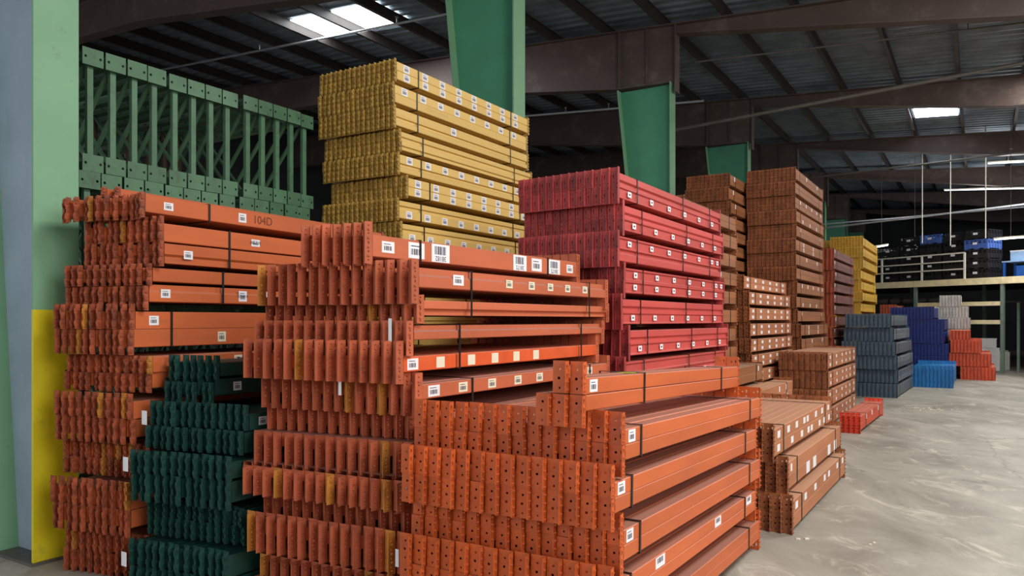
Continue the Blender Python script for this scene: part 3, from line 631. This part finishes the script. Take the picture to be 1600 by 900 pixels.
pile('beam_bundle', 'beam bundle', wpos(1243, 14.0), ROW, 2.83, 12, .075, .265, .096, .145, 17, 'hooked', 'brown_paint', 'brown_plate', 'in the tallest brown pile', 'strapped bundles of the tallest brown pile', lod=2, stag=.06, stick=stD, xo=[0, 0, -.01, .02, .01, .01, 0, .02, .02, .02, .03, .10, .10, .11, .10, .10, .10],
     colour='dark brown beam bundle')
pile('beam_bundle', 'beam bundle', wpos(1140, 13.7), ROW, 2.6, 11, .075, .255, .094, .145, 17, 'hooked', 'brown_paint', 'brown_plate', 'in the half hidden tall brown pile', 'strapped bundles of the half hidden brown pile', lod=2, stag=.06, xj=.02,
     stick=[(0, (.1,), .08, .09, 'plain')], colour='dark brown beam bundle')
pile('beam_bundle', 'beam bundle', wpos(1294, 11.6), ROW, 3.0, 9, .082, .29, .115, .15, 4, 'slotted', 'tan_orange_paint', 'brown_plate', 'in the low pile behind the small red one',
     'strapped bundles of the low brown pile', lod=2, stag=.05, stick=[(0, (.05, .25, .45, .6, .75, .92), .10, .05, 'plain'), (1, (.05, .25, .45, .6, .75, .92), .10, .05, 'plain')], colour='tan beam bundle')
pile('beam_bundle', 'beam bundle', wpos(1303, 16.6), ROW, 3.0, 5, .08, .25, .092, .14, 13, 'slotted', 'umber_paint', 'umber_plate', 'in the purplish brown pile', 'strapped bundles of the purplish pile', lod=2, stag=.05,
     stick=[(0, (.03,), .06, .07, 'plain')], xj=.015, colour='purplish brown beam bundle')
pile('beam_bundle', 'beam bundle', wpos(1348, 21.0), ROW, 3.4, 11, .078, .308, .108, .16, 13, 'hooked', 'gold_paint', 'gold_paint', 'in the far yellow pile beside the mezzanine', 'strapped bundles of the far yellow pile', lod=2, stag=.07, xj=.06,
     stick=None, colour='golden yellow beam bundle')
pile('beam_bundle', 'beam bundle', wpos(1303, 22.5), ROW, 2.8, 7, .075, .31, .11, .16, 13, 'hooked', 'gold_paint', 'gold_paint', 'in the farthest yellow pile, mostly hidden', 'strapped bundles of the farthest yellow pile', lod=2, stag=.05, stick=None,
     colour='golden yellow beam bundle')

# low aisle pile with dusty tops
GF = 'strapped bundles of the low dusty pile by the aisle'
F0 = Vector((2.166, 5.81, 0)); RF = Matrix.Rotation(-ang(32.2), 4, 'Z')
sixF = (.04, .15, .33, .45, .55, .72, .86)
for i, (z0, xo, du, n, st) in enumerate(((0, 0, 0, 8, [(0, (.03, .17, .34, .52, .61, .80, .93), .09, .055, 'plain')]), (.272, -.06, .12, 8, [(0, (.03,), .05, .06, 'plain'), (1, (.28, .40, .70, .84), .14, .10, 'plain')]),
                                         (.544, -.13, -.05, 9, [(0, (.04, .18, .31, .44, .50, .66, .79, .93), .09, .055, 'plain'), (1, (.04, .24, .4, .52, .58, .74, .84, .95), .09, .055, 'plain')]))):
    lay = flip(z0, n, .106, .152, du, xo)
    bundle('beam_bundle', 'tan orange beam bundle, %s of three in the low dusty pile by the aisle' % ('bottom one', 'middle one', 'topmost')[i], 'beam bundle', GF, F0, ang(32.2), 0, lay, .084, 2.45, 'rivet', 'tan_orange_paint',
           'brown_plate', lod=0 if i == 2 else 1, straps=(.12, .87), stick=st)
# piles seen over the front right pile
pile('beam_bundle', 'beam bundle', (2.447, 8.0), ROW, 2.45, 3, .083, .285, .115, .155, 3, 'rivet', 'tan_orange_paint', 'brown_plate', 'in the pile just behind the front right pile', 'strapped bundles behind the front right pile', lod=1, stag=.05,
     stick=[(0, (.68, .84), .05, .07, 'plain'), (1, (.7, .86), .05, .07, 'plain')], colour='tan beam bundle')
pf = P(8.64, -2.6)
pile('beam_bundle', 'beam bundle', (pf.x, pf.y), ROW, 2.3, 4, .083, .265, .110, .155, 4, 'rivet', 'brown_paint', 'brown_plate', 'in the small pile beyond the red one', 'strapped bundles between red and stickered piles', lod=2, stag=.05,
     stick=[(0, (.9,), .05, .07, 'plain')], colour='dusty brown beam bundle')
# small red bundle on the floor
lay = flip(0, 4, .10, .15, 0, 0, ('box', 'box'))
bundle('beam_bundle', 'small coral red beam bundle lying alone on the aisle floor', 'beam bundle', None, (*wpos(1345, 10.94), 0), ang(32.9), 0, lay, .072, 2.43, 'rivet', 'vermilion_paint', 'coral_red_paint', lod=1, straps=(.2, .8), stick=[(0, (.2, .45, .75), .09, .075, 'plain')])
# slate, navy, blue, vermilion and grey piles
pile('beam_bundle', 'beam bundle', (8.155, 15.96), 33.4, 2.9, 12, .083, .298, .11, .165, 6, 'slotted', 'slate_side', 'slate_paint', 'in the slate blue pile', 'strapped bundles of the slate blue pile', lod=2, stag=.10,
     xo=[-.12, -.08, -.02, 0, .0, .0], du=[0, .1, -.05, .0, .12, 0], ns=[11, 12, 13, 12, 11, 11], stick=None, colour='slate blue beam bundle')
pile('beam_bundle', 'beam bundle', wpos(1482, 20.6), ROW, 2.8, 13, .083, .335, .13, .18, 6, 'slotted', 'navy_paint', 'navy_paint', 'in the navy blue pile', 'strapped bundles of the navy pile', lod=2, stag=.05, xo=[-.35, -.1, -.1, 0, 0, 0], ns=[13, 13, 13, 14, 14, 14],
     stick=None, straps=(), colour='navy blue beam bundle')
lay = flip(0, 11, .19, .27, 0, 0)
bundle('beam_bundle', 'bright blue beam bundle on the floor in front of the navy pile', 'beam bundle', None, (*wpos(1490, 18.2), 0), ang(ROW), 0, lay, .083, 2.6, 'slotted', 'bright_blue_paint', 'bright_blue_paint', lod=2, straps=())
vx = wpos(1556, 20.5)
for i, (z0, xo, n) in enumerate(((0, 0, 10), (.37, -.1, 12), (.74, -.32, 9), (1.10, -.60, 6))):
    lay = flip(z0, n, .13, .18 if i < 3 else .13, .03*(i % 2), xo)
    bundle('beam_bundle', 'orange red beam bundle, %s in the stepped orange red pile' % ('bottom one', 'second from the floor', 'third from the floor', 'topmost')[i], 'beam bundle', 'strapped bundles of the stepped orange red pile', (*vx, 0), ang(ROW), 0, lay, .083,
           2.38, 'slotted', 'vermilion_paint', 'vermilion_paint', lod=2, straps=())
gx = wpos(1515, 23.0)
for i, (z0, xo, n) in enumerate(((0, 0, 12), (.345, 0, 12), (.69, 0, 12), (1.035, 0, 12), (1.38, .02, 12), (1.725, -.03, 11), (2.07, -.22, 7))):
    lay = flip(z0, n, .125, .17, .04*(i % 2), xo)
    bundle('beam_bundle', 'pale grey beam bundle, %s of the grey pile under the mezzanine' % ordinal(6-i, 7), 'beam bundle', 'strapped bundles of the pale grey pile', (*gx, 0), ang(ROW), 0, lay, .083, 1.0, 'slotted', 'grey_metal', 'grey_metal', lod=2, straps=())
lay = flip(0, 9, .20, .30, 0, 0)
bundle('beam_bundle', 'pale grey beam bundle low on the floor at the far right', 'beam bundle', None, (*wpos(1578, 24.9), 0), ang(ROW), 0, lay, .083, 1.4, 'slotted', 'grey_metal', 'grey_metal', lod=2, straps=())
lay = flip(0, 6, .15, .19, 0, 0)
bx = wpos(1402, 24.0)
for i in range(5):
    lay = flip(i*.43, 6, .17, .21, 0, 0)
    bundle('beam_bundle', 'brown beam bundle, %s of the far pile beside the navy one' % ordinal(4-i, 5), 'beam bundle', 'strapped bundles of the far brown pile', (*bx, 0), ang(ROW), 0, lay, .083, 2.2, 'slotted', 'brown_paint', 'umber_plate', lod=2, straps=())

# ================================================================== GREEN UPRIGHT FRAMES (stacked on edge, back left)
def frame_proto():
    root = link('upright_frame', None); h = .905; Lf = 3.0; pw = .16; t = .003
    # long posts: upper and lower, C section; local x = depth of the frame (away, along -e), y = row direction, z up
    for z in (.045, h-.045):
        mb = MB(); mb.box(0, Lf, -.038, .038, z-.035, z-.031, 'frame_green'); mb.box(0, Lf, -.038, .038, z+.031, z+.035, 'frame_green'); mb.box(0, Lf, .034, .038, z-.035, z+.035, 'frame_green')
        for i in range(14): mb.box(.1+.2*i, .13+.2*i, .038, .0395, z-.01, z+.01, 'ink')
        mb.obj('post', root)
    for z in (0, h-.125):
        mb = MB(); hs = [ring(-.055, .06, .011), ring(.055, .06, .011)]
        vs, fs = holed([(-.078, 0), (.078, 0), (.078, .125), (-.078, .125)], hs, .006)
        T = Matrix(((0, 1, 0, -.008), (1, 0, 0, 0), (0, 0, 1, z), (0, 0, 0, 1))); mb.add(vs, fs, 'frame_green', T); mb.obj('foot_plate', root)
    for x in (.03, 1.5, 2.9):
        mb = MB(); mb.box(x, x+.035, -.022, .022, .08, h-.08, 'frame_green' if x < .1 else 'frame_brown'); mb.obj('strut', root)
    for x0, x1 in ((.08, .75), (1.5, .8), (1.55, 2.2), (2.9, 2.25)):
        mb = MB(); mb.bar((x0, 0, h-.09), (x1, 0, .09), .03, .02, 'frame_green'); mb.obj('brace', root)
    return root
fp = frame_proto()
F1 = Vector((-3.13, 5.45)); rowA = ang(31.7); nrow = 13; step = .170
gap_after = {3: .03, 7: .02, 11: .02}
names = ['first', 'second', 'third', 'fourth', 'fifth', 'sixth', 'seventh', 'eighth', 'ninth', 'tenth', 'eleventh', 'twelfth', 'thirteenth', 'fourteenth']
first = True
for r in range(4):
    s = 0.04 if r == 3 else 0.0
    for k in range(nrow):
        if r < 2 and k > 4 and False: continue
        if first: o = fp; first = False
        else:
            o = fp.copy(); COL.objects.link(o)
            for ch in fp.children:
                c_ = ch.copy(); COL.objects.link(c_); c_.parent = o
        grp = k // 4
        z = .006+.912*r+(-.0 if r < 3 else 0)
        p = F1+Vector((DX, DY))*(s+.08)+Vector((-DY, DX))*(.03*(grp % 2)+random.uniform(0, .012)+.02*(3-r == 0))
        o.location = (p.x, p.y, z); o.rotation_euler = (0, 0, math.pi-rowA)
        row_ = ['bottom row', 'second row from the floor', 'third row from the floor', 'top row'][r]
        tag(o, 'green rack frame, %s from the yellow-footed column, %s' % (names[k], row_), 'rack frame', 'green rack frames stacked on edge', 'thing')
        s += step+gap_after.get(k, .0)*(1 if r == 3 else .7)

# ================================================================== MEZZANINE, CRATES AND FAR RACKING
M1 = Vector((13.1, 27.0)); MD = Vector((.471, -.882)); MN = Vector((.882, .471)); MZ = 2.98
def mp(t, n, z): q = M1+MD*t+MN*n; return Vector((q.x, q.y, z))
def mbox(mb, t0, t1, n0, n1, z0, z1, m):
    c = [mp(t0, n0, 0), mp(t1, n0, 0), mp(t1, n1, 0), mp(t0, n1, 0)]
    vs = [(p.x, p.y, z0) for p in c]+[(p.x, p.y, z1) for p in c]
    mb.add(vs, [(0, 3, 2, 1), (4, 5, 6, 7), (0, 1, 5, 4), (1, 2, 6, 5), (2, 3, 7, 6), (3, 0, 4, 7)], m)
mz = thing('mezzanine', 'raised storage mezzanine with cream edge beam and white guard rail', 'mezzanine', None, mp(0, 0, 0))
off = -mp(0, 0, 0)
def mobj(mb, name, par=mz):
    o = mb.obj(name, par, loc=off); return o
mb = MB(); mbox(mb, -6, 10, .06, 9, MZ-.06, MZ, 'wall_metal'); mobj(mb, 'deck')
mb = MB(); mbox(mb, -6, 1.35, 0, .06, MZ-.21, MZ, 'cream_paint'); mobj(mb, 'edge_beam')
mb = MB(); mbox(mb, 1.36, 4.2, 0, .06, MZ-.21, MZ, 'cream_paint'); mobj(mb, 'edge_beam')
mb = MB(); mbox(mb, 4.21, 10, 0, .06, MZ-.21, MZ, 'cream_paint'); mobj(mb, 'edge_beam')
for t in (-1.5, 1.35, 4.2, 7):
    for n in (.0, 4):
        mb = MB(); mbox(mb, t-.05, t+.05, n+.06, n+.14, 0, MZ-.06, 'post_green'); mobj(mb, 'post')
for z in (1.52, 2.10):
    mb = MB(); mbox(mb, 1.42, 4.14, .08, .13, z, z+.13, 'cream_paint'); mobj(mb, 'shelf_beam')
rl = MB()
for z in (.32, .58, .84): rl.bar(mp(-3, .05, MZ+z), mp(3.05, .05, MZ+z), .04, .04, 'rail_white')
mobj(rl, 'guard_rail')
for t in (-3, -1.4, .1, 1.6, 3.05):
    mb = MB(); mbox(mb, t-.025, t+.025, .03, .08, MZ, MZ+.84, 'rail_white'); mobj(mb, 'rail_post')
# crates
def crate_mesh(m, w, d, h):
    mb = MB()
    mb.box(0, w, 0, d, h*.10, h*.14, m)
    mb.box(0, w, 0, .03, h*.14, h*.62, m); mb.box(0, w, d-.03, d, h*.14, h*.62, m); mb.box(0, .03, 0, d, h*.14, h*.62, m); mb.box(w-.03, w, 0, d, h*.14, h*.62, m)
    for z0, z1 in ((.74, .80), (.90, 1.0)):
        mb.box(-.015, w+.015, -.015, .03, h*z0, h*z1, m); mb.box(-.015, w+.015, d-.03, d+.015, h*z0, h*z1, m); mb.box(-.015, .03, -.015, d+.015, h*z0, h*z1, m); mb.box(w-.03, w+.015, -.015, d+.015, h*z0, h*z1, m)
    for i in range(6):
        x = w*i/5*.94; mb.box(x, x+w*.06, -.012, .02, h*.1, h*.98, m); mb.box(x, x+w*.06, d-.02, d+.012, h*.1, h*.98, m)
        y = d*i/5*.94; mb.box(-.012, .02, y, y+d*.06, h*.1, h*.98, m); mb.box(w-.02, w+.012, y, y+d*.06, h*.1, h*.98, m)
    for x in (0, w*.42, w*.84):
        for y in (0, d*.84): mb.box(x, x+w*.16, y, y+d*.16, 0, h*.1, m)
    return mb.mesh('crate')
cm = {k: crate_mesh(m, .72, .8, .31) for k, m in (('black', 'black_plastic'), ('blue', 'blue_plastic'))}
lab = MB(); lab.box(0, .14, -.019, -.013, 0, .07, 'paper_white'); labm = lab.mesh('crate_label')
rotM = math.atan2(MD.y, MD.x)
spec = [(-1.14, .5, 'bbbb', 'leftmost'), (-.33, .5, 'bbbb', 'second from the left'), (.48, .5, 'bbbbb', 'third from the left'), (1.28, .45, 'bbbbB', 'fourth from the left'),
        (2.07, .5, 'bbbbb', 'fifth from the left'), (2.87, .35, 'bbbBb', 'farthest right')]
for t, n, seq, d in spec:
    for i, ch in enumerate(seq):
        p = mp(t+random.uniform(-.008, .008), n+random.uniform(-.02, .02), MZ+.002+i*.315)
        o = link('plastic_crate', cm['blue' if ch == 'B' else 'black'], None, p, (0, 0, rotM))
        tag(o, '%s plastic crate, %s in the mezzanine crate stack %s' % ('blue' if ch == 'B' else 'black', ordinal(len(seq)-1-i, len(seq)) if i < len(seq)-1 else 'topmost', d), 'crate', 'stacked plastic crates on the mezzanine', 'thing')
        link('crate_label', labm, o, (.28, -.012, .15)) if random.random() < .75 else None
# light blue boxes and a blue table at the right end of the mezzanine
def tagbox(name, label, cat, t, n, z, w, d, h, m, lid=None):
    o = thing(name, label, cat, 'boxes at the right end of the mezzanine', mp(t, n, z), (0, 0, rotM))
    mb = MB(); mb.box(0, w, 0, d, 0, h*.9, m); mb.obj('body', o); mb = MB(); mb.box(-.01, w+.01, -.01, d+.01, h*.9, h, lid or m); mb.obj('lid', o)
ft = thing('folding_table', 'blue legged table on the mezzanine holding pale blue boxes', 'table', None, mp(3.9, .6, MZ+.002), (0, 0, rotM))
mb = MB(); mb.box(0, 1.5, 0, .7, .48, .52, 'light_blue'); mb.obj('table_top', ft)
for x, y in ((.02, .02), (1.42, .02), (.02, .62), (1.42, .62)): mb = MB(); mb.box(x, x+.06, y, y+.06, 0, .48, 'mid_blue'); mb.obj('leg', ft)
tagbox('storage_box', 'pale blue white box, left one on the mezzanine table', 'box', 4.1, .7, MZ+.524, .4, .4, .32, 'light_blue', 'paper_white')
tagbox('storage_box', 'larger pale blue box, right one on the mezzanine table', 'box', 4.62, .7, MZ+.524, .6, .45, .42, 'light_blue', 'paper_white')
tagbox('storage_box', 'blue box under the mezzanine table', 'box', 4.25, .75, MZ+.003, .55, .45, .36, 'mid_blue')
# white cartons low at the far right, sacks on the lower rack shelves
for i, (x, Y, z, w, h, txt) in enumerate(((1536, 24.6, 0, .95, .48, 'bottom one'), (1536, 24.6, .485, .95, .26, 'middle one'), (1541, 24.7, .75, .6, .3, 'topmost'))):
    X = (x-800)/F*Y
    o = thing('white_carton', 'white carton, %s of the stack right of the grey pile' % txt, 'carton', 'white cartons', (X-w/2, Y, z), (0, 0, -.1))
    mb = MB(); mb.box(0, w, 0, .6, 0, h*.86, 'paper_white'); mb.obj('body', o); mb = MB(); mb.box(-.01, w+.01, -.01, .61, h*.86, h, 'paper_white'); mb.obj('lid', o)
for i in range(7):
    t = -1.9+.5*i
    bm = bmesh.new(); bmesh.ops.create_icosphere(bm, subdivisions=3, radius=.28)
    for v in bm.verts: v.co.x *= 1.0; v.co.y *= .8; v.co.z *= .42*(1+.12*math.sin(9*v.co.x+i))
    for v in bm.verts: v.co.z = max(v.co.z, -.09)
    me = bpy.data.meshes.new('sack'); bm.to_mesh(me); bm.free(); me.materials.append(MATS['sack_grey']); me.polygons.foreach_set('use_smooth', [True]*len(me.polygons))
    tag(link('sack', me, None, mp(t, 1.6, 2.26+.09)), 'grey sack on the dark shelf under the mezzanine', 'sack', 'grey sacks under the mezzanine', 'thing')
mb = MB(); mbox(mb, -3, 4.2, 1.1, 2.3, 2.2, 2.26, 'wall_metal')
for t in (-2.9, .6, 4.1):
    for n in (1.15, 2.2): mbox(mb, t-.03, t+.03, n-.03, n+.03, 0, 2.2, 'post_green')
tag(mb.obj('storage_shelf'), 'dark shelf rack under the mezzanine carrying grey sacks', 'shelf', kind='thing')

# floor crumbs: loose debris swept on the concrete
mb = MB(); rnd = random.Random(5)
for cx, cy, n, sx, sy in ((1455, 640, 60, .5, .28), (1440, 637, 25, .25, .12), (1245, 842, 3, .04, .03), (1360, 850, 2, .1, .05)):
    Y = F*EYE/(cy-HOR); X = (cx-800)/F*Y
    for i in range(n):
        x = X+rnd.gauss(0, sx*.5); y = Y+rnd.gauss(0, sy*.5); s = rnd.uniform(.006, .02); a = rnd.uniform(0, 3)
        T = Matrix.Translation((x, y, 0)) @ Matrix.Rotation(a, 4, 'Z'); mb.box(-s, s, -s*.5, s*.5, 0, s*.5, 'paper_cream', T)
tag(mb.obj('floor_debris'), 'pale wood chips and crumbs scattered on the aisle floor', 'debris', kind='stuff')

for o in COL.objects:
    if o.get('label') and not 4 <= len(o['label'].split()) <= 16: print('LABEL LEN', o.name, o['label'])
